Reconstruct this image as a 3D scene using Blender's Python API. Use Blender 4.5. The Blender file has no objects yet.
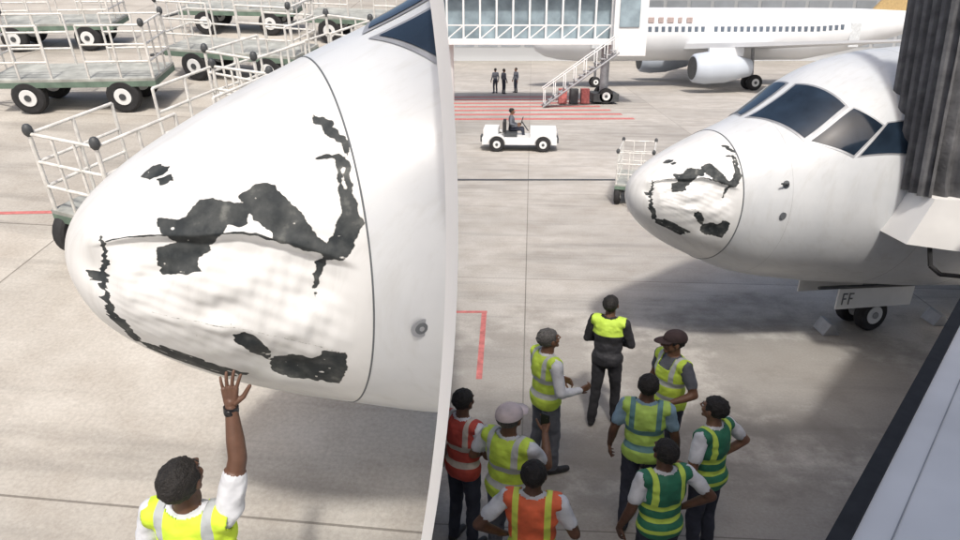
import bpy, bmesh, math, random
import numpy as np
from mathutils import Matrix, Vector, noise
random.seed(4); np.random.seed(4)
sc=bpy.context.scene
R=math.radians
H=5.0; PITCH=R(19.65); TILT=R(11.95); HL=4.2
# ---------------------------------------------------------------- materials
def base_mat(name):
    m=bpy.data.materials.new(name); m.use_nodes=True
    nt=m.node_tree; b=nt.nodes['Principled BSDF']; return m,nt,b
def ramp(nt,src,stops):
    r=nt.nodes.new('ShaderNodeValToRGB'); e=r.color_ramp.elements
    while len(e)<len(stops): e.new(0.5)
    for i,(p,c) in enumerate(stops):
        e[i].position=p; e[i].color=(c[0],c[1],c[2],1) if hasattr(c,'__len__') else (c,c,c,1)
    nt.links.new(src,r.inputs[0]); return r.outputs[0]
def noise_tex(nt,co,scale,detail=4,rough=.55):
    n=nt.nodes.new('ShaderNodeTexNoise'); n.inputs['Scale'].default_value=scale
    n.inputs['Detail'].default_value=detail; n.inputs['Roughness'].default_value=rough
    nt.links.new(co,n.inputs['Vector']); return n.outputs['Fac']
def mixc(nt,fac,a,b,mode='MIX'):
    m=nt.nodes.new('ShaderNodeMix'); m.data_type='RGBA'; m.blend_type=mode
    for s,v in ((0,fac),(6,a),(7,b)):
        if isinstance(v,(int,float)): m.inputs[s].default_value=v
        elif isinstance(v,tuple): m.inputs[s].default_value=(v[0],v[1],v[2],1)
        else: nt.links.new(v,m.inputs[s])
    return m.outputs[2]
def mth(nt,op,a,b=0.0,c=0.0):
    m=nt.nodes.new('ShaderNodeMath'); m.operation=op
    for i,v in enumerate((a,b,c)):
        if isinstance(v,(int,float)): m.inputs[i].default_value=v
        else: nt.links.new(v,m.inputs[i])
    return m.outputs[0]
def bump(nt,b,h,strength,dist):
    n=nt.nodes.new('ShaderNodeBump'); n.inputs['Strength'].default_value=strength; n.inputs['Distance'].default_value=dist
    nt.links.new(h,n.inputs['Height']); nt.links.new(n.outputs[0],b.inputs['Normal'])
def mat(name,col,rough=.5,metal=0,var=.12,vs=6,bs=0,bd=.01,bscale=30,coat=0):
    m,nt,b=base_mat(name)
    co=nt.nodes.new('ShaderNodeTexCoord').outputs['Object']
    f=noise_tex(nt,co,vs,3)
    lo=tuple(c*(1-var) for c in col); hi=tuple(min(1,c*(1+var)) for c in col)
    c=ramp(nt,f,[(.3,lo),(.7,hi)])
    nt.links.new(c,b.inputs['Base Color'])
    b.inputs['Roughness'].default_value=rough; b.inputs['Metallic'].default_value=metal
    if coat: b.inputs['Coat Weight'].default_value=coat
    if bs: bump(nt,b,noise_tex(nt,co,bscale,2),bs,bd)
    return m
def concrete(name,base,rot=0,slab=(5,5),shift=(0,0),stain=.45,blobs=(),joint=.012):
    m,nt,b=base_mat(name)
    co=nt.nodes.new('ShaderNodeTexCoord').outputs['Object']
    mp=nt.nodes.new('ShaderNodeMapping'); nt.links.new(co,mp.inputs[0]); mp.inputs['Rotation'].default_value=(0,0,rot); mp.inputs['Location'].default_value=(shift[0],shift[1],0)
    v=mp.outputs[0]
    n1=noise_tex(nt,v,.22,3,.6); n2=noise_tex(nt,v,1.3,5,.65); n3=noise_tex(nt,v,28,3,.7)
    st=nt.nodes.new('ShaderNodeMapping'); nt.links.new(v,st.inputs[0]); st.inputs['Scale'].default_value=(.22,1.7,1); st.inputs['Rotation'].default_value=(0,0,.35)
    n4=noise_tex(nt,st.outputs[0],1.1,4,.6)
    c=ramp(nt,n1,[(.3,tuple(x*.80 for x in base)),(.7,tuple(x*1.12 for x in base))])
    c=mixc(nt,ramp(nt,n2,[(.38,.0),(.72,.7)]),c,(base[0]*.70,base[1]*.66,base[2]*.62))
    c=mixc(nt,mth(nt,'MULTIPLY',ramp(nt,n4,[(.50,.0),(.68,1.)]),stain),c,tuple(x*.50 for x in base))
    c=mixc(nt,.26,c,ramp(nt,n3,[(.3,.28),(.7,.78)]),'OVERLAY')
    br=nt.nodes.new('ShaderNodeTexBrick'); nt.links.new(v,br.inputs['Vector'])
    br.offset=0; br.inputs['Scale'].default_value=1; br.inputs['Brick Width'].default_value=slab[0]; br.inputs['Row Height'].default_value=slab[1]
    br.inputs['Mortar Size'].default_value=joint; br.inputs['Mortar Smooth'].default_value=.3
    br.inputs['Color1'].default_value=(1,1,1,1); br.inputs['Color2'].default_value=(.84,.84,.84,1); br.inputs['Mortar'].default_value=(.45,.44,.43,1)
    c=mixc(nt,1.0,c,br.outputs['Color'],'MULTIPLY')
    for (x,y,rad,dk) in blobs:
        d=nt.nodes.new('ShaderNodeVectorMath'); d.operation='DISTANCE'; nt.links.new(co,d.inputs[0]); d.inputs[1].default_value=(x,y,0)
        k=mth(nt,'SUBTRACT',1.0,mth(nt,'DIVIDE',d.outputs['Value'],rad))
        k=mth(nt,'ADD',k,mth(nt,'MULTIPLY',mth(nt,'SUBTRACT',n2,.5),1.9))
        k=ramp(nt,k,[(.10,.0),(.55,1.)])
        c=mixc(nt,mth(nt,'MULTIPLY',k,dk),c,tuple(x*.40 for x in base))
    nt.links.new(c,b.inputs['Base Color']); b.inputs['Roughness'].default_value=.85
    return m
# ---------------------------------------------------------------- mesh builder
class MB:
    def __init__(s): s.V=[];s.F=[];s.M=[];s.mats=[]
    def mi(s,m):
        if m not in s.mats: s.mats.append(m)
        return s.mats.index(m)
    def add(s,v,f,m):
        o=len(s.V); s.V+= [tuple(p) for p in v]; i=s.mi(m)
        for q in f: s.F.append(tuple(o+k for k in q)); s.M.append(i)
    def box(s,c,d,m,rz=0,M=None):
        x,y,z=d[0]/2,d[1]/2,d[2]/2; pts=[(a,b,e) for a in(-x,x) for b in(-y,y) for e in(-z,z)]
        T=Matrix.Translation(c)@Matrix.Rotation(rz,4,'Z')
        if M is not None: T=Matrix.Translation(c)@M
        pts=[T@Vector(p) for p in pts]
        s.add(pts,[(0,1,3,2),(4,6,7,5),(0,4,5,1),(2,3,7,6),(0,2,6,4),(1,5,7,3)],m)
    def tube(s,p0,p1,r0,m,r1=None,n=12,cap=True):
        if r1 is None: r1=r0
        p0=Vector(p0);p1=Vector(p1); d=(p1-p0).normalized()
        u=d.cross(Vector((0,0,1)))
        if u.length<1e-3: u=d.cross(Vector((1,0,0)))
        u.normalize(); w=d.cross(u)
        v=[]
        for p,r in((p0,r0),(p1,r1)):
            for i in range(n):
                a=2*math.pi*i/n; v.append(p+u*r*math.cos(a)+w*r*math.sin(a))
        f=[(i,(i+1)%n,n+(i+1)%n,n+i) for i in range(n)]
        if cap: f+= [tuple(range(n))[::-1],tuple(range(n,2*n))]
        s.add(v,f,m)
    def path(s,pts,r,m,n=8):
        for a,b in zip(pts[:-1],pts[1:]): s.tube(a,b,r,m,n=n)
    def loft(s,rings,m,cap=True):
        n=len(rings[0]); v=[p for r in rings for p in r]; f=[]
        for j in range(len(rings)-1):
            for i in range(n): f.append((j*n+i,j*n+(i+1)%n,(j+1)*n+(i+1)%n,(j+1)*n+i))
        if cap: f+= [tuple(range(n))[::-1],tuple(range((len(rings)-1)*n,len(rings)*n))]
        s.add(v,f,m)
    def ell(s,c,r,m,nu=16,nv=10,M=None):
        v=[];f=[]
        for j in range(nv+1):
            t=math.pi*j/nv
            for i in range(nu):
                a=2*math.pi*i/nu; p=Vector((r[0]*math.sin(t)*math.cos(a),r[1]*math.sin(t)*math.sin(a),r[2]*math.cos(t)))
                if M is not None: p=M@p
                v.append(Vector(c)+p)
        for j in range(nv):
            for i in range(nu): f.append((j*nu+i,(j+1)*nu+i,(j+1)*nu+(i+1)%nu,j*nu+(i+1)%nu))
        s.add(v,f,m)
    def bone(s,p0,r0,p1,r1,m=None,n=14):
        p0=Vector(p0);p1=Vector(p1); d=(p1-p0).normalized()
        u=d.cross(Vector((0,0,1)))
        if u.length<1e-3: u=d.cross(Vector((1,0,0)))
        u.normalize(); w=d.cross(u); rings=[]
        for k in range(1,5):
            t=math.pi/2*k/4; rings.append([p0-d*r0*math.cos(t)+(u*math.cos(a)+w*math.sin(a))*r0*math.sin(t) for a in [2*math.pi*i/n for i in range(n)]])
        for k in range(4,0,-1):
            t=math.pi/2*k/4; rings.append([p1+d*r1*math.cos(t)+(u*math.cos(a)+w*math.sin(a))*r1*math.sin(t) for a in [2*math.pi*i/n for i in range(n)]])
        s.loft(rings,m)
    def mesh(s,name):
        me=bpy.data.meshes.new(name); me.from_pydata(s.V,[],s.F)
        for m in s.mats:
            if m: me.materials.append(m)
        me.polygons.foreach_set('material_index',s.M)
        me.validate(); me.update()
        return me
    def obj(s,name,parent=None,M=None,bevel=0,smooth=35):
        me=s.mesh(name)
        bm=bmesh.new(); bm.from_mesh(me); bmesh.ops.recalc_face_normals(bm,faces=bm.faces); bm.to_mesh(me); bm.free()
        if smooth:
            me.shade_smooth()
            try: me.set_sharp_from_angle(angle=R(smooth))
            except Exception: pass
        o=bpy.data.objects.new(name,me); sc.collection.objects.link(o)
        if parent: o.parent=parent
        if M is not None: o.matrix_world=M
        if bevel:
            b=o.modifiers.new('b','BEVEL'); b.width=bevel; b.segments=2; b.limit_method='ANGLE'
        return o
def empty(name,M):
    e=bpy.data.objects.new(name,None); sc.collection.objects.link(e); e.matrix_world=M; e.empty_display_size=.3; return e
def TR(x,y,z=0,rz=0,s=1): return Matrix.Translation((x,y,z))@Matrix.Rotation(rz,4,'Z')@Matrix.Scale(s,4)
ML=Matrix.Translation((0,0,H))@Matrix.Rotation(TILT,4,'X')@Matrix.Translation((0,0,-HL))
# ---------------------------------------------------------------- camera / light
cam=bpy.data.cameras.new('camera'); co_=bpy.data.objects.new('camera',cam); sc.collection.objects.link(co_)
co_.location=(0,0,H); co_.rotation_euler=(math.pi/2-PITCH,0,0); cam.lens=26.25; cam.sensor_width=36; cam.clip_start=.05; cam.clip_end=3000
sc.camera=co_
SUN_EL=R(53); AZ=R(-2.3)
w=bpy.data.worlds.new('World'); sc.world=w; w.use_nodes=True
bg=w.node_tree.nodes['Background']; sk=w.node_tree.nodes.new('ShaderNodeTexSky'); sk.sky_type='NISHITA'; sk.sun_disc=False
sk.sun_elevation=SUN_EL; sk.sun_rotation=R(180); sk.dust_density=6; sk.air_density=1.0
w.node_tree.links.new(sk.outputs[0],bg.inputs[0]); bg.inputs[1].default_value=.15
L=bpy.data.lights.new('sun','SUN'); L.energy=2.9; L.angle=R(4); L.color=(1,.96,.90)
lo=bpy.data.objects.new('sun',L); sc.collection.objects.link(lo)
d=Vector((-math.sin(-AZ)*math.cos(SUN_EL),math.cos(AZ)*math.cos(SUN_EL),-math.sin(SUN_EL)))
lo.rotation_euler=d.to_track_quat('-Z','Y').to_euler(); lo.location=(0,-20,40)
sc.view_settings.view_transform='Standard'
try: sc.view_settings.look='None'
except: pass
# ---------------------------------------------------------------- common materials
M_white=mat('white_paint',(.74,.75,.75),.42,var=.05,vs=3)
M_railw=mat('rail_paint',(.66,.65,.62),.5,var=.2,vs=9)
M_black=mat('black_rubber',(.022,.022,.024),.8,var=.25,vs=12)
M_dark=mat('dark_steel',(.06,.065,.07),.55,var=.2)
M_green=mat('green_steel',(.13,.19,.15),.6,var=.25,vs=5)
M_deck=mat('deck_plate',(.36,.37,.345),.6,var=.3,vs=4)
M_grey=mat('grey_metal',(.33,.34,.36),.45,.3,var=.15)
M_glass=mat('dark_glass',(.018,.03,.048),.08,var=.4,vs=2)
M_red=mat('red_marking',(.50,.16,.15),.75,var=.3,vs=8)
M_blueglass=mat('bridge_glass',(.27,.34,.38),.12,var=.3,vs=1)
# ---------------------------------------------------------------- white border between two separate views, added as an upright sheet
def uc(v):
    v=np.clip(v,-60,640); return 452-19*((v-235)/262.)**2
cp,sp=math.cos(PITCH),math.sin(PITCH)
def dividerX(Y,z):
    dz=z-H; dep=Y*cp-dz*sp; up=Y*sp+dz*cp; v=270-700*up/dep
    return (uc(v)-480)*dep/700
# ---------------------------------------------------------------- grounds
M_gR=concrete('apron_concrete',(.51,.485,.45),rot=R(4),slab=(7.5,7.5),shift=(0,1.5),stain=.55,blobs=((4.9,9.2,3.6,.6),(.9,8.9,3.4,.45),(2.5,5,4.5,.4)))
M_gL=concrete('ramp_concrete',(.49,.462,.415),rot=R(6),slab=(6,4.1),shift=(0,-3.2),stain=.65)
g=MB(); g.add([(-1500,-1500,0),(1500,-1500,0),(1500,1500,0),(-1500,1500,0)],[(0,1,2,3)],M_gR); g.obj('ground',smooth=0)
rp=MB(); edge=[]
for i in range(120):
    yl=-1.0+34*i/119
    xw=0
    for _ in range(4):
        pw=ML@Vector((xw,yl,0)); xw=float(dividerX(max(pw.y,.3),pw.z))
    edge.append((xw,yl,0))
n=len(edge)
V=[(-45,e[1],0) for e in edge]+edge
rp.add(V,[(i,n+i,n+i+1,i+1) for i in range(n-1)],M_gL)
rp.add([(-45,33,0),(edge[-1][0],33,0),(edge[-1][0],33,-9),(-45,33,-9)],[(0,1,2,3)],M_gL)
rp.obj('concrete_ramp',M=ML,smooth=0)
wb=MB(); Ys=np.concatenate([np.linspace(2.25,6,40),np.linspace(6.4,33.5,60)]); nz=70; th=.0215
rows=[]
for Y in Ys:
    zt=5.25+.055*Y; rows.append([(Y,z) for z in np.linspace(-.05,zt,nz)])
def P_(Y,z,s): return (float(dividerX(Y,z))+s*th*.97,Y,z)
V=[];F=[]
for s in(-1,1):
    for r in rows: V+=[P_(Y,z,s) for Y,z in r]
nr=len(rows); off=nr*nz
for j in range(nr-1):
    for i in range(nz-1):
        a=j*nz+i; F.append((a,a+1,a+nz+1,a+nz)); F.append((off+a,off+a+nz,off+a+nz+1,off+a+1))
for i in range(nz-1):
    F.append((i,off+i,off+i+1,i+1)); a=(nr-1)*nz+i; F.append((a,a+1,off+a+1,off+a))
for j in range(nr-1):
    a=j*nz+nz-1; F.append((a,off+a,off+a+nz,a+nz))
wb.add(V,F,mat('divider_white',(.90,.90,.90),.6,var=.01)); wb.obj('view_divider',smooth=50)
# ---------------------------------------------------------------- aircraft nose
def pchip(x,y,q):
    x=np.array(x,float);y=np.array(y,float);h=np.diff(x);d=np.diff(y)/h;m=np.zeros_like(y);m[0]=d[0];m[-1]=d[-1]
    for i in range(1,len(x)-1):
        if d[i-1]*d[i]>0:
            w1=2*h[i]+h[i-1];w2=h[i]+2*h[i-1]; m[i]=(w1+w2)/(w1/d[i-1]+w2/d[i])
    k=np.clip(np.searchsorted(x,q)-1,0,len(h)-1);t=(q-x[k])/h[k]
    return (2*t**3-3*t**2+1)*y[k]+(t**3-2*t*t+t)*h[k]*m[k]+(-2*t**3+3*t*t)*y[k+1]+(t**3-t*t)*h[k]*m[k+1]
TA=[0,.02,.1,.3,.6,1.0,1.22,1.8,2.2,2.65,3.1,4.0,5.5,8,14]
TT=[0,.12,.25,.42,.60,.80,.90,1.16,1.42,1.76,1.98,2.19,2.33,2.43,2.43]
TB=[0,.13,.30,.50,.70,.89,.98,1.19,1.27,1.33,1.38,1.45,1.55,1.6,1.6]
TW=[0,.12,.28,.47,.66,.84,.92,1.12,1.24,1.36,1.48,1.65,1.82,1.88,1.88]
TS=[math.sqrt(a) for a in TA]
SEAM=1.22
def dims(a):
    s=np.sqrt(np.maximum(a,0)); return pchip(TS,TT,s),pchip(TS,TB,s),pchip(TS,TW,s)
def sst(x): x=np.clip(x,0,1); return x*x*(3-2*x)
CRA=[.0,.34,.55,.73,.88,1.06,1.2]; CRP=[.80,.88,.965,1.0,1.09,1.20,1.28]
CR2A=[0,.33,.7,1.1]; CR2P=[1.5,1.6,1.63,1.78]
def fus(a,ph,off=0.,dent=True):
    a=np.asarray(a,float);ph=np.asarray(ph,float)
    T,B,W=dims(a); zc=(T-B)/2; hh=(T+B)/2; k=np.ones_like(a+ph)
    if dent:
        near=(np.sin(ph)>0)
        pc=np.interp(a,CRA,CRP)
        win=sst((a-.10)/.18)*sst((1.19-a)/.18)
        dn=.075*sst((ph-pc)/.045)*np.exp(-np.maximum(ph-pc-.10,0)**2/.07)*win
        dn-=.018*np.exp(-((ph-pc)/.05)**2)*win
        dn+=.17*np.exp(-((a-.14)/.06)**2-((ph-1.2)/.30)**2)
        dn-=.10*np.exp(-((a-.115)/.05)**2-((ph-.72)/.18)**2)
        dn+=.08*np.exp(-((a-.36)/.09)**2-((ph-1.28)/.18)**2)
        dn-=.035*np.exp(-((a-.245)/.04)**2-((ph-1.35)/.35)**2)
        dn+=.05*np.exp(-((a-.60)/.15)**2-((ph-1.5)/.09)**2)
        dn-=.02*np.exp(-((a-.55)/.30)**2-((ph-1.64)/.05)**2)
        dn+=.045*np.exp(-((a-.85)/.17)**2-((ph-1.95)/.15)**2)
        dn+=.035*np.exp(-((a-.90)/.12)**2-((ph-1.42)/.10)**2)
        dn+=.02*np.exp(-((a-.95)/.1)**2-((ph-.85)/.2)**2)
        dn+=.010*np.sin(a*31+ph*9)*np.sin(ph*17-a*8)*win*np.exp(-((ph-1.4)/.6)**2)
        dn+=.004*np.sin(a*67-ph*23)*np.sin(ph*41+a*29)*win*np.exp(-((ph-1.4)/.5)**2)
        k=k-np.where(near,dn,0)
    return np.stack([a+0*ph,-(W*k+off)*np.sin(ph),zc+(hh*k+off)*np.cos(ph)],-1)
def inpoly(px,py,poly):
    ins=np.zeros(px.shape,bool); n=len(poly)
    for i in range(n):
        x1,y1=poly[i];x2,y2=poly[(i+1)%n]
        c=((y1>py)!=(y2>py)); xi=(x2-x1)*(py-y1)/(y2-y1+1e-12)+x1
        ins^=(c&(px<xi))
    return ins
CNT=[('A',7),('B',8),('P',8),('C',11),('D',11),('E',7),('F',5),('Q',4),('G',4),('H',8),('S',10),('I',7),('J',10),('K',5)]
ENC='662m6f2u6o3f6o426l3x6f3b662v6j506m5m6o5y6f6g676r5u6m62646b5k603w6l476p4p6j596c5k6l4v6i4b5z40494i4o47514m5e575h5o5s665v6j586a4u5v4l59494u2z4k39443n49474x425b3o563i5l325n2o5a2e4q2h4c2b5k375k39622z6a336o2b6v2865261o2e1f2q1z2l2629242h2a2s2g2s2s2j2o0l6o0y6v0v7m0l7r1jcb20bh2kbg39br3tbu3acx2kcq1od31048144n126i0x82119t1hbt1ccr0val0s880y633l9i3w98479m4fab4ban3xa93m9t4ian53a85dab5n9y639x66ar62bi5hbh4vbj4jbb5m6r5u6s5o7f5k7y5j7t'
DMG={}; _o=0
for k_,c_ in CNT:
    P0=[(int(ENC[_o+4*i:_o+4*i+2],36)*.005,int(ENC[_o+4*i+2:_o+4*i+4],36)*.005) for i in range(c_) if len(ENC)>=_o+4*i+4]; _o+=4*c_
    cx_=sum(p[0] for p in P0)/len(P0); cy_=sum(p[1] for p in P0)/len(P0)
    f_={'C':1.12,'D':1.14,'E':1.17,'B':1.18,'J':1.08,'I':1.12,'F':1.3,'A':1.18,'S':1.04}.get(k_,1.08)
    DMG[k_]=[((p[0]-cx_)*f_+cx_,(p[1]-cy_)*f_+cy_) for p in P0]
DMG['X']=[(1.13,.72),(1.165,.74),(1.17,1.02),(1.16,1.16),(1.12,1.2),(1.14,1.0),(1.145,.86)]
def body_mat(name,dmg,lo=(.64,.64,.63),hi=(.75,.75,.74)):
    m,nt,b=base_mat(name); co=nt.nodes.new('ShaderNodeTexCoord').outputs['Object']
    n1=noise_tex(nt,co,1.4,4,.6); c=ramp(nt,n1,[(.3,lo),(.7,hi)])
    sm=nt.nodes.new('ShaderNodeMapping'); nt.links.new(co,sm.inputs[0]); sm.inputs['Scale'].default_value=(2.5,9,.7)
    c=mixc(nt,mth(nt,'MULTIPLY',ramp(nt,noise_tex(nt,sm.outputs[0],1.6,5,.65),[(.5,.0),(.8,1.)]),.42),c,(.42,.41,.38))
    if dmg:
        at=nt.nodes.new('ShaderNodeAttribute'); at.attribute_name='dmg'
        f=at.outputs['Fac']; nz=noise_tex(nt,co,55,4,.65)
        k=mth(nt,'ADD',f,mth(nt,'MULTIPLY',mth(nt,'SUBTRACT',nz,.5),.75))
        rim=ramp(nt,k,[(.34,.0),(.42,1.)]); core=ramp(nt,k,[(.47,.0),(.53,1.)])
        c=mixc(nt,rim,c,(.42,.41,.38)); dk=ramp(nt,noise_tex(nt,co,11,4),[(.38,(.012,.017,.020)),(.60,(.05,.055,.055)),(.74,(.14,.145,.135))])
        c=mixc(nt,core,c,dk)
        r=mth(nt,'ADD',.30,mth(nt,'MULTIPLY',core,.4)); nt.links.new(r,b.inputs['Roughness'])
        bump(nt,b,mth(nt,'MULTIPLY',core,-1.0),.5,.004)
    else: b.inputs['Roughness'].default_value=.30
    nt.links.new(c,b.inputs['Base Color'])
    return m
M_rad=body_mat('radome_paint',True); M_fus=body_mat('fuselage_paint_shade',False,(.56,.58,.60),(.66,.675,.685))  # fuselage white greyed towards blue, so its shade is in the colour
def vn(x,y,seed):
    rs=np.random.RandomState(int(seed*10)); t=rs.rand(256,256)*2-1
    xi=np.floor(x).astype(int); yi=np.floor(y).astype(int); fx=sst(x-xi); fy=sst(y-yi)
    g=lambda a,b: t[a%256,b%256]
    return (g(xi,yi)*(1-fx)+g(xi+1,yi)*fx)*(1-fy)+(g(xi,yi+1)*(1-fx)+g(xi+1,yi+1)*fx)*fy
def blur(o):
    p=np.pad(o,1,mode='edge'); return (p[:-2,1:-1]+p[2:,1:-1]+p[1:-1,:-2]+p[1:-1,2:]+2*p[1:-1,1:-1])/6.
def grid_obj(name,parent,a,ph,matr,dmg=None,keep=None,dent=True):
    A,PH=np.meshgrid(a,ph,indexing='ij'); P=fus(A,PH,dent=dent); na,npn=A.shape
    idx=np.arange(na*npn).reshape(na,npn)
    f=np.stack([idx[:-1,:-1],idx[:-1,1:],idx[1:,1:],idx[1:,:-1]],-1).reshape(-1,4)
    P=P.reshape(-1,3)
    if keep is not None:
        k=keep(P); f=f[k[f].all(1)]
    me=bpy.data.meshes.new(name); me.from_pydata(P.tolist(),[],f.tolist()); me.materials.append(matr)
    if dmg is not None:
        at=me.attributes.new('dmg','FLOAT','POINT'); at.data.foreach_set('value',dmg(A,PH).reshape(-1).astype(np.float32))
    me.shade_smooth(); o=bpy.data.objects.new(name,me); sc.collection.objects.link(o); o.parent=parent; return o
def patch(mb,corners,m,off,nu=10,nv=8,kp=None):
    c=[np.array(x,float) for x in corners]; q=[]
    F=[]
    for i in range(nu+1):
        for j in range(nv+1):
            u=i/nu;v=j/nv; q.append((c[0]*(1-u)+c[1]*u)*(1-v)+(c[3]*(1-u)+c[2]*u)*v)
    q=np.array(q); P=fus(q[:,0],q[:,1],off)
    ok=np.ones(len(P),bool) if kp is None else kp(P)
    for i in range(nu):
        for j in range(nv):
            a=i*(nv+1)+j; t=(a,a+nv+1,a+nv+2,a+1)
            if all(ok[x] for x in t): F.append(t)
    if F: mb.add([tuple(p) for p in P],F,m)
M_seam=mat('seam_sealant',(.12,.13,.14),.6); M_seam2=mat('panel_gap',(.36,.37,.38),.6)
def pline(A,P,xa,xp,wd):
    dd=np.full(A.shape,9.)
    for x1,y1,x2,y2 in zip(xa[:-1],xp[:-1],xa[1:],xp[1:]):
        dx,dy=x2-x1,y2-y1; t=np.clip(((A-x1)*dx+(P-y1)*dy)/(dx*dx+dy*dy),0,1); dd=np.minimum(dd,np.hypot(A-x1-t*dx,P-y1-t*dy))
    return np.clip(1.1-dd/wd,0,1)
def aircraft(name,M,length,hi,keep=None):
    e=empty(name,M)
    def dmgf(A,PH):
        out=np.zeros(A.shape)
        def nf(s,o): return vn(A*s+11.3,PH*s+5.7,o)
        n1=nf(34,1.3);n2=nf(34,7.3);n3=nf(12,3.3);n4=nf(85,2.2)
        AA=A+.011*n1+.013*n3+.004*n4; PP=PH+.013*n2-.013*n3+.004*n4
        for k,p in DMG.items():
            if p: out=np.maximum(out,inpoly(AA,PP,p).astype(float))
        out=np.where((nf(38,9.1)>.82)&(out>.5),.0,out)
        fl=(nf(70,5.5)>.90)&(PH>.5)&(PH<2.3)&(A>.3)&(n3>.25); out=np.where(fl,.9,out)
        out=blur(out)
        if hi: out=blur(out)
        out=np.maximum(out,pline(A+.006*n1,PH+.008*n2,[.20,.30,.55,.73,.88,1.06],[.84,.87,.965,1.0,1.09,1.20],.009))
        out=np.maximum(out,.5*pline(A,PH+.004*n2,CR2A[1:],CR2P[1:],.006))
        return out
    na=340 if hi else 150
    a=np.linspace(0.0,math.sqrt(SEAM),na)**2
    ph=np.concatenate([np.linspace(-math.pi,0,60 if hi else 40)[:-1],np.linspace(0,math.pi,560 if hi else 260)])
    grid_obj('radome',e,a,ph,M_rad,dmg=dmgf)
    a2=np.concatenate([[SEAM],np.arange(SEAM+.012,length+.01,.02 if hi else .06)]); ph2=np.linspace(-math.pi,math.pi,300 if hi else 160)
    grid_obj('fuselage',e,a2,ph2,M_fus,keep=keep,dent=False)
    mb=MB()
    for aa,rr,mm in ((SEAM,.005 if hi else .010,M_seam),(SEAM+.62,.002,M_seam2),(3.9,.004,M_seam2),(5.3,.004,M_seam2)):
        if aa>length: continue
        T_=np.linspace(-math.pi,math.pi,140); P=fus(np.full(140,aa),T_,-rr*.3,dent=False); ok=np.ones(140,bool) if keep is None else keep(P)
        for i in range(139):
            if ok[i] and ok[i+1]: mb.tube(P[i],P[i+1],rr,mm,n=6,cap=False)
    W=[[(1.72,.08),(2.06,.80),(2.62,.70),(2.42,.08)],[(2.12,.86),(2.58,1.18),(2.98,1.00),(2.70,.76)],[(2.66,1.20),(3.28,1.26),(3.36,1.00),(3.05,.99)]]
    sh=-.20 if hi else 0; nu_,nv_=(64,48) if hi else (16,12)
    for q in W:
        q=[(p[0]+sh,p[1]) for p in q]
        cx=sum(p[0] for p in q)/4;cy=sum(p[1] for p in q)/4
        for s in(1,-1):
            big=[((p[0]-cx)*1.09+cx,s*((p[1]-cy)*1.10+cy)) for p in q]; sm=[(p[0],s*p[1]) for p in q]
            patch(mb,big,M_grey,.006,kp=keep,nu=nu_,nv=nv_); patch(mb,sm,M_glass,.012,kp=keep,nu=nu_,nv=nv_)
    if hi:
        p=Vector(fus(1.42,1.60,.0)); nrm=(Vector(fus(1.42,1.60,.1))-p).normalized()
        mb.tube(p,p+nrm*.006,.05,M_grey,n=24); mb.tube(p,p+nrm*.010,.03,M_seam,n=20); mb.tube(p,p+nrm*.014,.012,M_grey,n=12)
    else:
        for (aa,t) in ((1.75,1.25),(1.75,1.62)):
            p=Vector(fus(aa,t)); nrm=(Vector(fus(aa,t,.1))-p).normalized()
            mb.tube(p,p+nrm*.015,.05,M_seam,n=16)
            if t<1.3: mb.tube(p+nrm*.015,p+nrm*.05,.015,M_dark,n=8); mb.tube(p+nrm*.05,p+nrm*.05+Vector((-.12,0,0)),.012,M_dark,n=8)
    mb.obj('fittings',parent=e)
    return e
ML_air=ML@Matrix.Translation((-1.97,2.86,2.49))@Matrix.Rotation(R(26),4,'Z')@Matrix.Rotation(R(5),4,'Y')
def keepL(P):
    Q=np.array(ML_air); W4=P@Q[:3,:3].T+Q[:3,3]
    return W4[:,0]<dividerX(W4[:,1],W4[:,2])+.004
eL=aircraft('damaged_aircraft',ML_air,3.4,True,keepL)
MR_air=Matrix.Translation((2.11,9.70,2.70))@Matrix.Rotation(R(18),4,'Z')@Matrix.Rotation(R(4),4,'Y')
eR=aircraft('damaged_aircraft',MR_air,12,False)
# nose gear
gb=MB(); gx=4.85; zg=-2.36
gb.tube((gx,0,-1.3),(gx,0,zg+.34),.07,M_grey); gb.tube((gx,0,zg+.8),(gx,0,zg+.34),.045,M_white)
gb.tube((gx+.6,0,-1.4),(gx+.05,0,zg+.6),.04,M_grey)
gb.tube((gx,-.25,zg+.31),(gx,.25,zg+.31),.05,M_dark)
for s in(-1,1):
    y=s*.2; rings=[]
    for (yy,rr) in ((-.09,.2),(-.1,.25),(-.07,.29),(0,.30),(.07,.29),(.1,.25),(.09,.2)):
        rings.append([(gx+rr*math.cos(t),y+yy,zg+.30+rr*math.sin(t)) for t in np.linspace(0,2*math.pi,28,endpoint=False)])
    gb.loft(rings,M_black); gb.tube((gx,y-.1,zg+.30),(gx,y+.1,zg+.30),.16,M_white,n=20); gb.tube((gx,y-.12,zg+.30),(gx,y+.12,zg+.30),.06,M_grey)
for s in(-1,1):
    gb.box((gx-.25,s*.42,-1.66),(1.6,.03,.36),M_white); gb.tube((gx-1.5,s*.45,-1.44),(gx+.5,s*.45,-1.47),.03,M_dark)
for k in(0,.13):
    gb.box((gx-.95+k,-.442,-1.66),(.025,.012,.2),M_seam); gb.box((gx-.90+k,-.442,-1.575),(.07,.012,.025),M_seam); gb.box((gx-.905+k,-.442,-1.66),(.05,.012,.025),M_seam)
gb.obj('nose_gear',parent=eR,bevel=.006)
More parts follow.
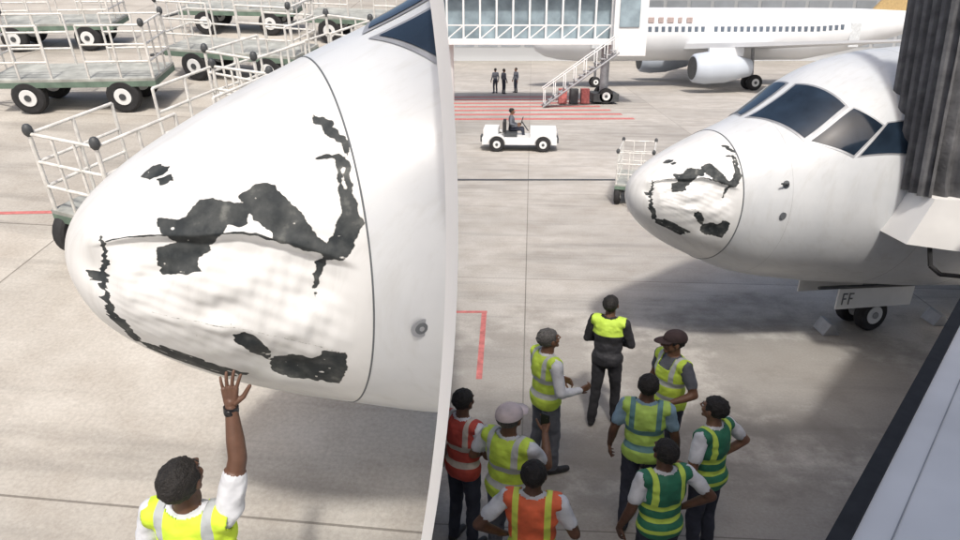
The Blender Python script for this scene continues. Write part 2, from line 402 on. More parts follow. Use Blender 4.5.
# ---------------------------------------------------------------- baggage carts
def wheel(mb,c,r,wd,hub=M_white,ax='y'):
    rings=[]
    for (yy,rr) in ((-.5,.62),(-.5,.86),(-.36,.97),(0,1.),(.36,.97),(.5,.86),(.5,.62)):
        ring=[]
        for t in np.linspace(0,2*math.pi,24,endpoint=False):
            a,b=r*rr*math.cos(t),r*rr*math.sin(t)
            ring.append((c[0]+a,c[1]+yy*wd,c[2]+b) if ax=='y' else (c[0]+yy*wd,c[1]+a,c[2]+b))
        rings.append(ring)
    mb.loft(rings,M_black)
    v=Vector((0,1,0)) if ax=='y' else Vector((1,0,0)); c=Vector(c)
    mb.tube(c-v*wd*.50,c+v*wd*.50,r*.60,M_dark,n=20); mb.tube(c-v*wd*.54,c+v*wd*.54,r*.5,hub,n=20); mb.tube(c-v*wd*.62,c+v*wd*.62,r*.2,M_dark,n=12)
def cart(M,L_=2.9,Wd=1.05,ends=(1,1),axl=.82):
    mb=MB(); zd=.60
    mb.box((0,0,zd),(L_,Wd,.05),M_deck)
    for s in(-1,1):
        mb.box((0,s*(Wd/2-.03),zd-.075),(L_,.06,.1),M_green); mb.box((s*(L_/2-.03),0,zd-.075),(.06,Wd-.12,.1),M_green)
        mb.box((s*axl,0,.40),(.1,Wd-.3,.1),M_dark)
        for q in(-1,1):
            wheel(mb,(s*axl,q*(Wd/2-.08),.30),.30,.17); mb.box((s*axl,q*(Wd/2-.24),.46),(.36,.05,.14),M_dark)
    mb.tube((-L_/2,0,.46),(-L_/2-.75,0,.3),.03,M_dark); mb.tube((-L_/2,.25,.46),(-L_/2-.4,0,.38),.022,M_dark); mb.tube((-L_/2,-.25,.46),(-L_/2-.4,0,.38),.022,M_dark)
    top=zd+.92; r=.02
    for k,s in enumerate((-1,1)):
        if not ends[k]: continue
        xe=s*(L_/2-.03); xi=xe-s*1.1; y=Wd/2-.04
        for z in(.31,.60,.92):
            z+=zd; mb.path([(xi,-y,z),(xe,-y,z),(xe,y,z),(xi,y,z)],r,M_railw)
        for yy in(-y,-y/3,y/3,y): mb.tube((xe,yy,zd),(xe,yy,top),r*(1.2 if abs(yy)==y else .8),M_railw)
        for q in(-1,1):
            for xx in(xi,(xi+xe)/2): mb.tube((xx,q*y,zd),(xx,q*y,top),r,M_railw)
            mb.ell((xe,q*y,top+.04),(.055,.055,.075),M_dark,10,6)
    return mb.obj('baggage_cart',M=M,bevel=.004)
cart(ML@TR(-7.2,12.7,0,R(3)))
cart(ML@TR(-4.85,14.5,0,R(-14)))
cart(ML@TR(-3.82,8.25,0,R(247)),axl=1.26)
cart(ML@TR(-3.0,11.6,0,R(62)))
cart(ML@TR(-2.7,17.6,0,R(-10)))
cart(ML@TR(-9.9,17.0,0,R(4)))
cart(ML@TR(-6.0,18.6,0,R(-4)))
cart(TR(4.60,20.4,0,R(75)),L_=2.2)
mk=MB(); mk.add([(-12,7.95,.004),(-4.9,8.28,.004),(-4.9,8.36,.004),(-12,8.03,.004)],[(0,1,2,3)],M_red); mk.obj('painted_line',M=ML,smooth=0)
# ---------------------------------------------------------------- people
def fabric(name,col,rough=.85): return mat(name,col,rough,var=.22,vs=7,bs=.7,bd=.035,bscale=9)
def skinm(name,col): return mat(name,col,.5,var=.12,vs=25)
SK=[skinm('skin_a',(.17,.085,.05)),skinm('skin_b',(.12,.06,.038)),skinm('skin_c',(.21,.11,.07))]
M_hair=mat('hair',(.012,.010,.009),.7,var=.4,vs=60,bs=.9,bd=.01,bscale=120); M_ghair=mat('grey_hair',(.10,.095,.09),.7,var=.4,vs=60,bs=.9,bd=.01,bscale=120)
M_eye=mat('eye_white',(.7,.68,.65),.3); M_iris=mat('iris',(.02,.012,.01),.2); M_lip=mat('lips',(.16,.06,.05),.5)
M_shoe=mat('shoe',(.02,.02,.022),.5); F_white=fabric('white_shirt',(.66,.68,.72)); F_navy=fabric('navy_cloth',(.03,.035,.055)); F_blk=fabric('black_cloth',(.018,.018,.022))
F_gry=fabric('grey_cloth',(.12,.13,.155)); F_blue=fabric('blue_shirt',(.22,.34,.45)); M_watch=mat('watch',(.015,.015,.017),.35)
F_capw=fabric('white_cap',(.6,.52,.52)); F_capb=fabric('dark_cap',(.035,.02,.02))
def vestm(name,base,stripe,edge=None,vert=True,zb=((1.0,1.06),(1.17,1.23))):
    m,nt,b=base_mat(name); co=nt.nodes.new('ShaderNodeTexCoord').outputs['Object']
    sx=nt.nodes.new('ShaderNodeSeparateXYZ'); nt.links.new(co,sx.inputs[0]); x,y,z=sx.outputs
    f=noise_tex(nt,co,9,4); c=ramp(nt,f,[(.3,tuple(v*.8 for v in base)),(.7,tuple(min(1,v*1.1) for v in base))])
    def band(v,a,bb): return mth(nt,'MULTIPLY',mth(nt,'GREATER_THAN',v,a),mth(nt,'LESS_THAN',v,bb))
    mk=None
    for a,bb in zb:
        k=band(z,a,bb); mk=k if mk is None else mth(nt,'MAXIMUM',mk,k)
        if edge: c=mixc(nt,band(z,a-.022,bb+.022),c,edge)
    if vert:
        ax=mth(nt,'ABSOLUTE',x); k=mth(nt,'MULTIPLY',band(ax,.09,.135),mth(nt,'GREATER_THAN',z,zb[-1][1])); mk=mth(nt,'MAXIMUM',mk,k)
    c=mixc(nt,mk,c,stripe); nt.links.new(c,b.inputs['Base Color']); b.inputs['Roughness'].default_value=.7
    bump(nt,b,noise_tex(nt,co,8,2),.75,.04); return m
YEL=(.66,.90,.05); V_yel=vestm('hivis_yellow',YEL,(.42,.45,.46)); V_yel2=vestm('hivis_yellow_b',(.66,.88,.10),(.56,.59,.58),vert=True)
V_grn=vestm('hivis_green',(.03,.19,.11),(.58,.78,.12),vert=True,zb=((.93,.97),(1.03,1.08),(1.15,1.20))); V_teal=vestm('vest_teal',(.46,.68,.14),(.12,.26,.28),vert=True)
V_ora=vestm('hivis_orange',(.88,.17,.07),(.70,.82,.12),vert=True,zb=((.98,1.08),)); V_red=vestm('vest_red',(.50,.07,.05),(.55,.50,.44))
def remesh(mb,vox,sm=4):
    me=bpy.data.meshes.new('t'); me.from_pydata(mb.V,[],mb.F); me.update()
    bm=bmesh.new(); bm.from_mesh(me); bmesh.ops.recalc_face_normals(bm,faces=bm.faces); bm.to_mesh(me); bm.free()
    o=bpy.data.objects.new('t',me); sc.collection.objects.link(o)
    r=o.modifiers.new('r','REMESH'); r.mode='VOXEL'; r.voxel_size=vox
    s=o.modifiers.new('s','SMOOTH'); s.factor=.5; s.iterations=sm
    dg=bpy.context.evaluated_depsgraph_get(); ne=bpy.data.meshes.new_from_object(o.evaluated_get(dg)); bpy.data.objects.remove(o); 
    return ne
def centers(me):
    c=np.empty(len(me.polygons)*3,np.float32); me.polygons.foreach_get('center',c); return c.reshape(-1,3)
def delfaces(me,mask):
    bm=bmesh.new(); bm.from_mesh(me); bm.faces.ensure_lookup_table()
    bmesh.ops.delete(bm,geom=[bm.faces[i] for i in np.where(mask)[0]],context='FACES'); bm.to_mesh(me); bm.free()
def link(me,name,parent,local=None,mats=()):
    me.name=name; me.shade_smooth()
    for m in mats: me.materials.append(m)
    o=bpy.data.objects.new(name,me); sc.collection.objects.link(o); o.parent=parent
    if local is not None: o.matrix_local=local
    return o
def displace(me,fn,mask=None):
    n=len(me.vertices); co=np.empty(n*3,np.float32); me.vertices.foreach_get('co',co); co=co.reshape(-1,3)
    nr=np.empty(n*3,np.float32); me.vertex_normals.foreach_get('vector',nr); nr=nr.reshape(-1,3)
    d=np.array([fn(c) for c in co],np.float32)
    if mask is not None: d=d*mask
    co=co+nr*d[:,None]; me.vertices.foreach_set('co',co.reshape(-1)); me.update()
def wf(amp): return lambda c: amp*(noise.noise(Vector((c[0]*9,c[1]*9,c[2]*5)))+.6*noise.noise(Vector((c[0]*16+3,c[1]*16,c[2]*22))))
ARM={'hang':((.26,-.02,1.14),(.29,.07,.90),(.0,.25,-1),(-1,0,0)),'hips':((.37,-.10,1.2),(.21,.03,1.02),(-.8,.5,-.4),(0,-.6,-1)),
 'front':((.26,.03,1.14),(.08,.24,1.06),(-1,.3,0),(0,-1,0)),'phone':((.25,.14,1.17),(.13,.31,1.36),(-.2,.5,.8),(-.3,-1,.4)),
 'bend':((.30,-.03,1.15),(.25,.22,1.10),(-.1,1,.1),(-1,0,0)),'raise':((.235,.10,1.70),(.205,.205,1.93),(.04,.22,1),(0,1,-.2))}
def hand(e,name,w,dr,nr,s,m,vox,curl=.25,spread=.12):
    w=Vector(w); dr=Vector(dr).normalized(); nr=Vector(nr); nr=(nr-dr*nr.dot(dr)).normalized(); sd=dr.cross(nr)
    th=sd*s; mb=MB()
    for i,(o,l,fl) in enumerate(((.030,.092,.070),(.010,.097,.079),(-.011,.092,.073),(-.030,.083,.058))):
        b=w+th*o*.55+dr*.01; k=w+th*o+dr*l; mb.bone(b,.015,k,.0115)
        ang=spread*(1.5-i)*.9; d0=(dr*math.cos(ang)+th*math.sin(ang)).normalized(); p=k; r=.0092 if i<3 else .008; c=curl*.6
        for j,fr in enumerate((.45,.31,.24)):
            dd=(d0*math.cos(c)+nr*math.sin(c)).normalized(); q=p+dd*fl*fr; mb.bone(p,r,q,r*.92); p=q; r*=.92; c+=curl*(1.1+.1*i)
    mb.bone(w-dr*.03,.026,w+dr*.02,.024)
    t0=w+th*.022+dr*.018; d1=(dr*.65+th*.8+nr*.25).normalized(); t1=t0+d1*.045; d2=(dr*.9+th*.45+nr*.25).normalized(); t2=t1+d2*.033; t3=t2+d2*.026
    mb.bone(t0,.016,t1,.012); mb.bone(t1,.012,t2,.0105); mb.bone(t2,.0105,t3,.009)
    link(remesh(mb,vox,2),name,e,mats=[m])
def person(M,h=1.75,Larm='hang',Rarm='hang',shirt=F_white,trou=F_navy,vest=V_yel,skin=0,hair=M_hair,cap=None,long=False,vox=.016,hy=0,hp=0,step=.0,sit=False,name='airport_worker',phone=False,girth=1.05):
    e=empty(name,M@Matrix.Scale(h/1.75,4)@Matrix.Diagonal((girth,girth,1,1))); sk=SK[skin]; B=[]
    def bn(p0,r0,p1,r1,l): B.append((Vector(p0),r0,Vector(p1),r1,l))
    for s in(-1,1):
        if sit: kn=(s*.13,.43,.52); an=(s*.14,.50,.12); hp_=(s*.09,.0,.50); to=(s*.14,.66,.05)
        else:
            st=step*s; kn=(s*.105,.015+st*.5,.50); an=(s*.115,-.02+st,.10); hp_=(s*.088,0,.90); to=(s*.135,.14+st,.04)
        bn(hp_,.092,kn,.064,'t'); bn(kn,.064,an,.052,'t'); bn((an[0],an[1]-.03,.045),.04,to,.036,'s'); bn(an,.045,(an[0],an[1]+.03,.05),.045,'s')
    dz=-.42 if sit else 0
    E=[((0,-.01,.94+dz),(.165,.118,.13),'t'),((0,.008,1.10+dz),(.158,.118,.17),'b'),((0,0,1.28+dz),(.178,.122,.18),'b'),((0,-.02,1.36+dz),(.16,.10,.13),'b')]
    bn((-.155,-.01,1.42+dz),.062,(.155,-.01,1.42+dz),.062,'b'); bn((0,-.015,1.44+dz),.064,(0,.005,1.56+dz),.054,'n')
    bn((0,-.02,1.42+dz),.085,(0,-.01,1.46+dz),.066,'b')
    hands=[]
    for s,pz in((-1,Larm),(1,Rarm)):
        el,wr,hd,hn=ARM[pz]; el=(s*el[0],el[1],el[2]+dz); wr=(s*wr[0],wr[1],wr[2]+dz); hd=(s*hd[0],hd[1],hd[2]); hn=(s*hn[0],hn[1],hn[2])
        sh=Vector((s*.178,-.01,1.425+dz)); 
        if pz=='raise': sh=Vector((s*.185,.01,1.455+dz))
        el=Vector(el);wr=Vector(wr); mid=sh.lerp(el,.62)
        bn(sh,.064,mid,.056,'b'); bn(mid,.046 if not long else .054,el,.043 if not long else .05,'b' if long else 'k'); bn(el,.043 if not long else .05,el.lerp(wr,.35),.042,'b' if long else 'k'); bn(el.lerp(wr,.35),.042 if not long else .046,wr,.027 if not long else .034,'b' if long else 'k')
        hands.append((s,wr,hd,hn,pz))
    mb=MB()
    for p0,r0,p1,r1,l in B: mb.bone(p0,r0,p1,r1)
    for c,r,l in E: mb.ell(c,r,None)
    me=remesh(mb,vox,3); C=centers(me); best=np.full(len(C),9.); lab=np.zeros(len(C),int); LB='tsbnk'
    for p0,r0,p1,r1,l in B:
        a=np.array(p0);d=np.array(p1)-a; t=np.clip(((C-a)@d)/(d@d+1e-9),0,1); ds=np.linalg.norm(C-a-t[:,None]*d,axis=1)-(r0+(r1-r0)*t)
        k=ds<best; best[k]=ds[k]; lab[k]=LB.index(l)
    for c,r,l in E:
        q=(C-np.array(c))/np.array(r); n_=np.linalg.norm(q,axis=1); ds=(n_-1)*min(r); k=ds<best; best[k]=ds[k]; lab[k]=LB.index(l)
    mp={'t':0,'s':1,'b':2,'n':3,'k':3}
    lab=np.array([mp[LB[i]] for i in lab])
    for m in(trou,M_shoe,shirt,sk): me.materials.append(m)
    me.polygons.foreach_set('material_index',lab.astype(np.int32))
    vm_=np.zeros(len(me.vertices),np.float32)
    for p_,l_ in zip(me.polygons,lab):
        if l_ in(0,2):
            for q_ in p_.vertices: vm_[q_]=1
    displace(me,lambda c:.003+.010*noise.noise(Vector((c[0]*11,c[1]*11,c[2]*14))),vm_)
    link(me,'body',e)
    for s,wr,hd,hn,pz in hands:
        hand(e,'hand',wr,hd,hn,-s,sk,vox*.38 if vox<.02 else .007,curl=.12 if pz=='raise' else .45,spread=.2 if pz=='raise' else .07)
    if Rarm=='raise':
        wb_=MB(); w0=Vector(hands[1][1]); d0=Vector(hands[1][2]).normalized(); wb_.tube(w0-d0*.035,w0-d0*.005,.034,M_watch,n=20); wb_.ell(w0-d0*.02+Vector((0,-.035,0)),(.02,.008,.02),M_watch); wb_.obj('wrist_watch',parent=e)
    if vest:
        vb=MB(); o=.016
        for c,r,l in E: vb.ell(c,tuple(x+o+(.012 if l=='t' else 0) for x in r),None,24,16)
        vb.bone((-.165,-.01,1.42+dz),.062+o,(.165,-.01,1.42+dz),.062+o); vb.ell((0,0,.92+dz),(.185,.14,.16),None)
        vm=remesh(vb,max(.010,vox*.8),6); C=centers(vm)
        rad=np.hypot(C[:,0]*.9,C[:,1]+.01-np.maximum(0,(1.5+dz-C[:,2]))*.55)
        delfaces(vm,(C[:,2]<.86+dz)|(np.abs(C[:,0])>.20)|((rad<.088)&(C[:,2]>1.36+dz)))
        displace(vm,wf(.009))
        vo=link(vm,'vest',e,mats=[vest]); so=vo.modifiers.new('s','SOLIDIFY'); so.thickness=.008
    HM=Matrix.Translation((0,.012,1.635+dz))@Matrix.Rotation(hy,4,'Z')@Matrix.Rotation(hp,4,'X')@Matrix.Scale(1.05,4)
    hb=MB()
    hb.ell((0,-.012,.02),(.075,.095,.093),None); hb.ell((0,.022,-.04),(.058,.066,.07),None); hb.bone((-.012,.066,-.09),.02,(.012,.066,-.09),.02)
    hb.bone((0,.088,.012),.009,(0,.110,-.022),.013); hb.bone((-.012,.096,-.026),.009,(.012,.096,-.026),.009)
    hb.bone((-.04,.068,.03),.012,(.04,.068,.03),.012)
    hb.bone((-.018,.080,-.055),.008,(.018,.080,-.055),.008); hb.bone((0,-.01,-.04),.054,(0,-.02,-.13),.053)
    for s in(-1,1):
        hb.ell((s*.036,.055,-.02),(.026,.026,.026),None); hb.ell((s*.078,-.006,-.008),(.010,.020,.032),None)
    link(remesh(hb,.006 if vox<.02 else .010,2),'head',e,HM,[sk])
    fb=MB()
    for s in(-1,1):
        fb.ell((s*.031,.076,.008),(.014,.011,.009),M_eye,12,8); fb.ell((s*.031,.085,.008),(.006,.004,.006),M_iris,10,6); fb.bone((s*.018,.086,.032),.004,(s*.045,.078,.034),.004,hair)
    fb.bone((-.02,.086,-.056),.004,(.02,.086,-.056),.004,M_lip)
    f_=fb.obj('face_details',parent=e); f_.matrix_local=HM
    hv=MB(); hv.ell((0,-.018,.028),(.084,.101,.096),hair,56,40); hm=hv.mesh('hair')
    for v in hm.vertices:
        n_=noise.noise(v.co*38)*.009+noise.noise(v.co*90)*.004; v.co+= v.co.normalized()*n_
    C=centers(hm); delfaces(hm,((C[:,1]>.035)&(C[:,2]<.062))|(C[:,2]<-.055)|((C[:,2]<.0)&(C[:,1]>-.015)))
    hm.materials.clear()
    link(hm,'hair',e,HM,[hair])
    if cap:
        cb=MB(); rings=[]
        for t in np.linspace(.0,1,9):
            zz=.035+.095*math.sin(t*math.pi/2); rr=math.cos(t*math.pi/2)**.75+.02
            rings.append([(.092*rr*math.cos(a),-.015+.11*rr*math.sin(a),zz) for a in np.linspace(0,2*math.pi,28,endpoint=False)])
        cb.loft(rings,cap)
        V=[];N=16
        for i in range(N+1):
            a=math.pi*.14+math.pi*.72*i/N; V.append((.09*math.cos(a),-.015+.108*math.sin(a),.04)); V.append((.10*math.cos(a),-.0+.108*math.sin(a)+.075*math.sin(a),.025))
        cb.add(V,[(2*i,2*i+1,2*i+3,2*i+2) for i in range(N)],cap)
        c_=cb.obj('cap',parent=e,smooth=60); c_.matrix_local=HM; so=c_.modifiers.new('s','SOLIDIFY'); so.thickness=.004
    if phone:
        pb=MB(); w0=Vector(hands[1][1])+Vector(hands[1][2]).normalized()*.1; pb.box(w0+Vector((0,-.02,.0)),(.075,.012,.15),M_watch); pb.obj('phone',parent=e,bevel=.004)
    return e
person(ML@TR(-1.405,2.28,0,R(-4)),h=1.745,Larm='hang',Rarm='raise',shirt=F_white,trou=F_navy,vest=V_yel,skin=1,vox=.009,hp=R(12),hy=R(-8))
person(TR(1.62,8.02,0,R(-25)),h=1.80,Larm='front',Rarm='front',shirt=F_blk,trou=F_blk,vest=vestm('black_yoke_vest',(.025,.025,.03),(.50,.70,.08),vert=True,zb=((1.27,1.6),)),skin=1,long=True,hp=R(15),step=.09)
person(TR(.75,7.02,0,R(-65)),h=1.80,Larm='front',Rarm='bend',shirt=F_white,trou=F_gry,vest=V_yel2,skin=0,hair=M_ghair,long=True,hp=R(8),step=.05,girth=1.14)
person(TR(2.13,6.95,0,R(115)),h=1.80,Larm='bend',Rarm='hang',shirt=F_gry,trou=F_navy,vest=V_yel2,skin=0,cap=F_capb,hy=R(-20),girth=1.12)
person(TR(1.63,6.0,0,R(-15)),h=1.78,Larm='hang',Rarm='hang',shirt=F_blue,trou=F_navy,vest=V_teal,skin=1,hp=R(5),step=.04,girth=1.12)
person(TR(2.15,5.59,0,R(40)),h=1.77,Larm='bend',Rarm='hips',shirt=F_white,trou=F_navy,vest=V_grn,skin=2,hp=R(5),girth=1.12)
person(TR(1.54,4.95,0,R(15)),h=1.74,Larm='hang',Rarm='hips',shirt=F_white,trou=F_navy,vest=V_grn,skin=1,hp=R(8),girth=1.12)
person(TR(.26,5.42,0,R(-35)),h=1.78,Larm='bend',Rarm='phone',shirt=F_white,trou=F_gry,vest=V_yel2,skin=0,hair=M_ghair,cap=F_capw,phone=True,girth=1.2)
person(TR(.42,4.62,0,R(-10)),h=1.76,Larm='hips',Rarm='bend',shirt=F_white,trou=F_navy,vest=V_ora,skin=1,hp=R(8),girth=1.14)
person(TR(-.16,5.75,0,R(-40)),h=1.76,Larm='hang',Rarm='front',shirt=F_white,trou=F_navy,vest=V_red,skin=1)
for x,y,rz in((1.1,52,30),(1.7,51.5,-60),(2.6,52.5,120)):
    person(TR(x,y,0,R(rz)),shirt=F_gry,trou=F_navy,vest=None,vox=.03,long=True)
# ---------------------------------------------------------------- tug
tb=MB(); 
tb.box((0,0,.42),(3.0,1.35,.28),M_white); tb.box((.95,0,.72),(1.05,1.25,.34),M_white)
tb.box((-1.15,0,.72),(.6,1.3,.36),M_white); tb.box((-.35,0,.62),(.5,1.0,.16),M_dark); tb.box((-.62,0,.95),(.12,1.0,.42),M_black)
tb.tube((.35,.3,.7),(.08,.3,1.08),.025,M_dark); 
rr=[(.08+.05*math.cos(t),.3+.19*math.sin(t),1.1+.17*math.cos(t)) for t in np.linspace(0,2*math.pi,17)]
tb.path(rr,.015,M_black)
tb.box((1.54,0,.45),(.06,1.2,.2),M_dark); tb.box((-1.55,0,.45),(.08,.5,.25),M_dark)
for i in range(5): tb.box((1.482,0,.62+i*.05),(.012,.7,.02),M_dark)
for s in(-1,1):
    for x in(-.9,.95):
        wheel(tb,(x,s*.66,.3),.3,.2)
        rings=[]
        for t in np.linspace(0,math.pi,11):
            c,s2=math.cos(t),math.sin(t); rings.append([(x+.34*c,s*.5,.3+.34*s2),(x+.34*c,s*.78,.3+.34*s2),(x+.40*c,s*.78,.3+.40*s2),(x+.40*c,s*.5,.3+.40*s2)])
        tb.loft(rings,M_white)
    tb.ell((1.50,s*.45,.72),(.04,.09,.09),M_grey)
tb.obj('baggage_tractor',M=TR(1.62,28.8,0,R(-4)),bevel=.03)
person(TR(1.3,29.1,.28,R(-94)),Larm='bend',Rarm='bend',shirt=F_gry,trou=F_navy,vest=None,vox=.025,long=True,sit=True)
# ---------------------------------------------------------------- far airliner
ab=MB(); M_air=mat('airliner_paint',(.68,.70,.72),.35,var=.05,vs=.5); M_gold=mat('gold_trim',(.42,.30,.14),.4); M_blu=mat('engine_paint',(.50,.55,.62),.4,var=.05,vs=.6); M_door=mat('door_trim',(.55,.58,.6)); M_ttl=mat('title_paint',(.40,.32,.30),.5); M_win=mat('cabin_window',(.12,.15,.19),.2)
rings=[]
for x,r,z in ((0,.05,3.3),(.3,.6,3.35),(1,1.15,3.5),(2.2,1.65,3.75),(4,1.93,3.9),(6,1.97,3.95),(22,1.97,3.95),(26,1.6,4.3),(30,1.0,4.75),(33.5,.45,5.1),(35,.15,5.2)):
    rings.append([(x,r*math.cos(t),z+r*math.sin(t)) for t in np.linspace(0,2*math.pi,36,endpoint=False)])
ab.loft(rings,M_air)
for i in range(36):
    x=6+i*.52
    if 13.2<x<13.6: continue
    ab.box((x,-1.93+max(0,x-22)*.09,4.35+max(0,x-22)*.06),(.27,.08,.38),M_win)
for x in(4.6,25.4): ab.box((x,-1.9+max(0,x-22)*.08,3.9),(.85,.1,1.8),M_door)
for i,wd in enumerate((.5,.35,.45,.4,.5,.3,.45)): ab.box((7.2+i*.75,-1.80,5.0),(wd,.1,.4),M_ttl)
for s in(-1,1):
    ab.add([(11.5,s*1.7,2.9),(18.5,s*1.7,2.9),(20.8,s*17,3.9),(19.2,s*17,3.9),(11.5,s*1.7,3.3),(18.5,s*1.7,3.05),(20.8,s*17,3.98),(19.2,s*17,3.98)],[(0,1,2,3),(4,5,6,7),(0,1,5,4),(1,2,6,5),(2,3,7,6),(3,0,4,7)],M_air)
    rg=[]
    for x,r in((10.6,.85),(10.75,1.0),(11.6,1.12),(13,1.05),(14.4,.72),(14.9,.6)): rg.append([(x,s*5.7+r*math.cos(t),1.75+r*math.sin(t)) for t in np.linspace(0,2*math.pi,28,endpoint=False)])
    ab.loft(rg,M_blu); ab.tube((10.58,s*5.7,1.75),(10.7,s*5.7,1.75),.8,M_dark,n=24); ab.box((13,s*5.7,2.85),(2.6,.25,.6),M_air)
    for q in(-.45,.45): wheel(ab,(16.2,s*3.8+q,.58),.58,.4)
    ab.tube((16.2,s*3.8,.58),(16.1,s*3.6,3),.13,M_grey)
    wheel(ab,(5.1,s*.25,.4),.4,.22)
    ab.add([(30,s*.5,5.2),(33.2,s*.5,5.2),(34.8,s*6,5.6),(33.4,s*6,5.6)],[(0,1,2,3)],M_air)
ab.tube((5.1,0,.4),(5.1,0,2.4),.1,M_grey)
ab.add([(27.5,-.15,5.6),(33.5,-.15,5.6),(35.6,-.05,11.6),(33.2,-.05,11.6),(27.5,.15,5.6),(33.5,.15,5.6),(35.6,.05,11.6),(33.2,.05,11.6)],[(0,1,2,3),(4,5,6,7),(0,3,7,4),(1,2,6,5),(2,3,7,6)],M_gold)
ab.obj('parked_airliner',M=TR(4.0,56.5,0,R(7)),smooth=40)
# ---------------------------------------------------------------- far boarding bridge and stair
fb=MB()
fb.box((3,46,3.75),(14,2.6,.35),M_white); fb.box((3,46,6.9),(14,2.6,.4),M_white); fb.box((3,46.4,5.2),(14,1.6,2.6),M_blueglass)
for i in range(15): fb.box((-4+i*1.0,44.95,5.3),(.12,.12,2.9),M_white)
fb.box((3,44.95,4.7),(14,.06,.08),M_white)
for i in range(14): fb.tube((-4+i,44.95,3.9),(-3+i,44.95,4.7),.04,M_white)
fb.box((9.0,46,4.9),(2.0,3.6,3.9),M_white); fb.box((8.9,44.15,5.4),(1.2,.06,1.6),M_blueglass)
fb.tube((7.9,46,0),(7.9,46,3.6),.28,M_grey,n=16); fb.box((7.9,46,.4),(1.6,2.2,.5),M_dark)
for q in(-1,1): wheel(fb,(7.9,46+q*.9,.5),.5,.4)
fb.tube((-2,46,0),(-2,46,3.6),.35,M_white,n=16)
for i in range(14): fb.box((7.9-i*.3,43.6,3.3-i*.24),(.3,1.0,.05),M_grey)
for y in(43.1,44.1):
    fb.tube((8.2,y,3.2),(3.8,y,.05),.06,M_grey); fb.tube((8.2,y,4.2),(3.8,y,1.1),.035,M_white)
    for i in range(8): fb.tube((8.1-i*.6,y,3.3-i*.44),(8.1-i*.6,y,4.15-i*.44),.03,M_white)
for i,(x,c) in enumerate(((5.2,M_red),(5.9,M_dark),(6.6,M_red))): fb.box((x,45.2,.5),(.5,.6,.9),c)
fb.obj('boarding_bridge',bevel=.02)
for i in range(7):
    y=37.6+i*1.9; rb=MB(); rb.add([(-3,y,.004),(8.3-.3*i,y+.3,.004),(8.3-.3*i,y+1.0,.004),(-3,y+.7,.004)],[(0,1,2,3)],M_red); rb.obj('painted_line',smooth=0)
db=MB(); db.box((3,22.9,.0),(14,.22,.016),M_dark); db.obj('drain_grate',smooth=0)
for q in ([(-.6,11.68),(.13,11.68),(.13,11.78),(-.6,11.78)],[(.03,9.2),(.12,11.676),(.03,11.676),(-.06,9.2)]):
    rb=MB(); rb.add([(x,y,.004) for x,y in q],[(0,1,2,3)],M_red); rb.obj('painted_line',smooth=0)
ck=MB()
for x,y in((5.9,10.9),(8.0,11.3)):
    ck.loft([[(x-.14,y-.2,0.002),(x+.14,y-.2,0.002),(x+.03,y-.2,.2),(x-.03,y-.2,.2)],[(x-.14,y+.2,0.002),(x+.14,y+.2,0.002),(x+.03,y+.2,.2),(x-.03,y+.2,.2)]],M_grey)
ck.obj('wheel_chock',bevel=.01)
# ---------------------------------------------------------------- near boarding bridge
nb=MB(); M_bel=mat('bellows_fabric',(.12,.12,.125),.85,var=.35,vs=5,bs=.4,bd=.02,bscale=14); M_pan=mat('bridge_panel',(.84,.83,.81),.5,var=.08,vs=1.5)
V=[];F=[];nu=120;nv=24
for i in range(nu+1):
    s=i/nu; x=5.62+2.6*s; y=8.75+.05*math.sin(s*2*math.pi*13)+.03*math.sin(s*40)-.25*s
    for j in range(nv+1):
        t=j/nv; z=6.6-3.75*t; k=0
        if t>.85: k=(t-.85)/.15
        V.append((x+.12*t+.10*k*k*(1-s),y+.10*k+.02*math.sin(9*t+s*20),z))
for i in range(nu):
    for j in range(nv): a=i*(nv+1)+j; F.append((a,a+nv+1,a+nv+2,a+1))
nb.add(V,F,M_bel)
V=[];F=[]
for i in range(31):
    s=i/30; y=8.75+1.1*s; x=5.62+.07*math.sin(s*2*math.pi*6)
    for j in range(nv+1): t=j/nv; V.append((x+.12*t,y,6.6-3.75*t))
for i in range(30):
    for j in range(nv): a=i*(nv+1)+j; F.append((a,a+nv+1,a+nv+2,a+1))
nb.add(V,F,M_bel)
nb.add([(5.55,8.7,2.25),(8.3,8.3,1.95),(8.3,8.3,2.85),(5.8,8.7,2.85),(5.55,9.9,2.25),(8.3,9.9,1.95),(8.3,9.9,2.85),(5.8,9.9,2.85)],[(0,1,2,3),(4,7,6,5),(0,3,7,4),(0,4,5,1),(3,2,6,7)],M_pan)
nb.path([(5.9,8.75,2.2),(5.93,8.7,1.95),(6.05,8.65,1.85),(6.5,8.6,1.82),(7.2,8.6,1.9)],.03,M_black)
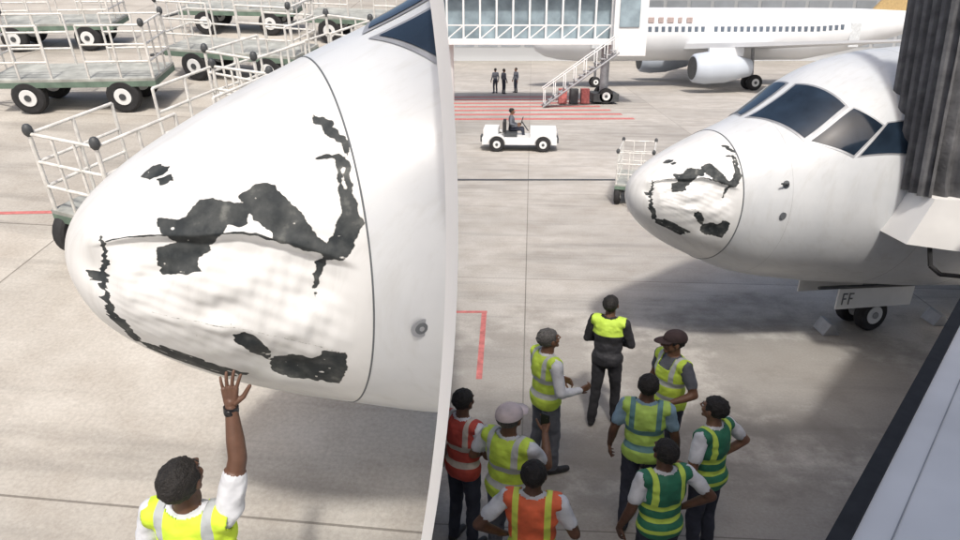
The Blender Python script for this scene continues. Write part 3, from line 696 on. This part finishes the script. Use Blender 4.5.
ang=math.atan2(2.25,1.92); dl=Vector((math.cos(ang),math.sin(ang),0)); nl=Vector((math.sin(ang),-math.cos(ang),0)); p0=Vector((1.30,2.09,0))
def pl(s,t,z): q=p0+dl*s+nl*t; return (q.x,q.y,z)
def slab(mb,s0,s1,t0,t1,z0,z1,m):
    mb.add([pl(s0,t0,z1),pl(s1,t0,z1),pl(s1,t1,z1),pl(s0,t1,z1),pl(s0,t0,z0),pl(s1,t0,z0),pl(s1,t1,z0),pl(s0,t1,z0)],[(0,1,2,3),(4,7,6,5),(0,4,5,1),(1,5,6,2),(2,6,7,3),(3,7,4,0)],m)
slab(nb,-2.3,9,.05,3,3.1,3.2,M_pan); slab(nb,-2.3,9,-.02,.048,3.12,3.215,M_black)
slab(nb,-2.3,9,.16,.165,3.2,3.206,M_seam2)
slab(nb,-2,9,1.2,2.8,2.3,3.095,M_grey)
nb.tube(pl(1,2,0),pl(1,2,2.3),.25,M_grey,n=16); nb.tube(pl(8,2,0),pl(8,2,2.3),.25,M_grey,n=16)
nb.obj('boarding_bridge',smooth=30)
# ---------------------------------------------------------------- terminals
tm=MB(); M_con=mat('terminal_cladding',(.5,.51,.52),.6,var=.06,vs=.3)
tm.box((14.0,-7.6,5.95),(28.1,14,11.9),M_con)  # unseen terminal behind camera, height and side set for its foreground shadow
for f in range(3):
    for i in range(9): tm.box((1.6+i*3.0,-.59,2.0+f*3.8),(2.6,.03,2.4),M_blueglass)
tm.obj('terminal_building',bevel=.02)
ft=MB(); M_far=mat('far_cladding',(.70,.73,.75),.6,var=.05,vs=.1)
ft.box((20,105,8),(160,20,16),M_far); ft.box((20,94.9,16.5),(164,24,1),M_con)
M_fg=mat('glass_painted_haze',(.50,.55,.60),.3,var=.2,vs=.3)  # glass paled so that distance haze sits in its colour
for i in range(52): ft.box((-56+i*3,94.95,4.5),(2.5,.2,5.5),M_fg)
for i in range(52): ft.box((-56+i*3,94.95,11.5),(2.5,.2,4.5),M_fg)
ft.obj('terminal_building')
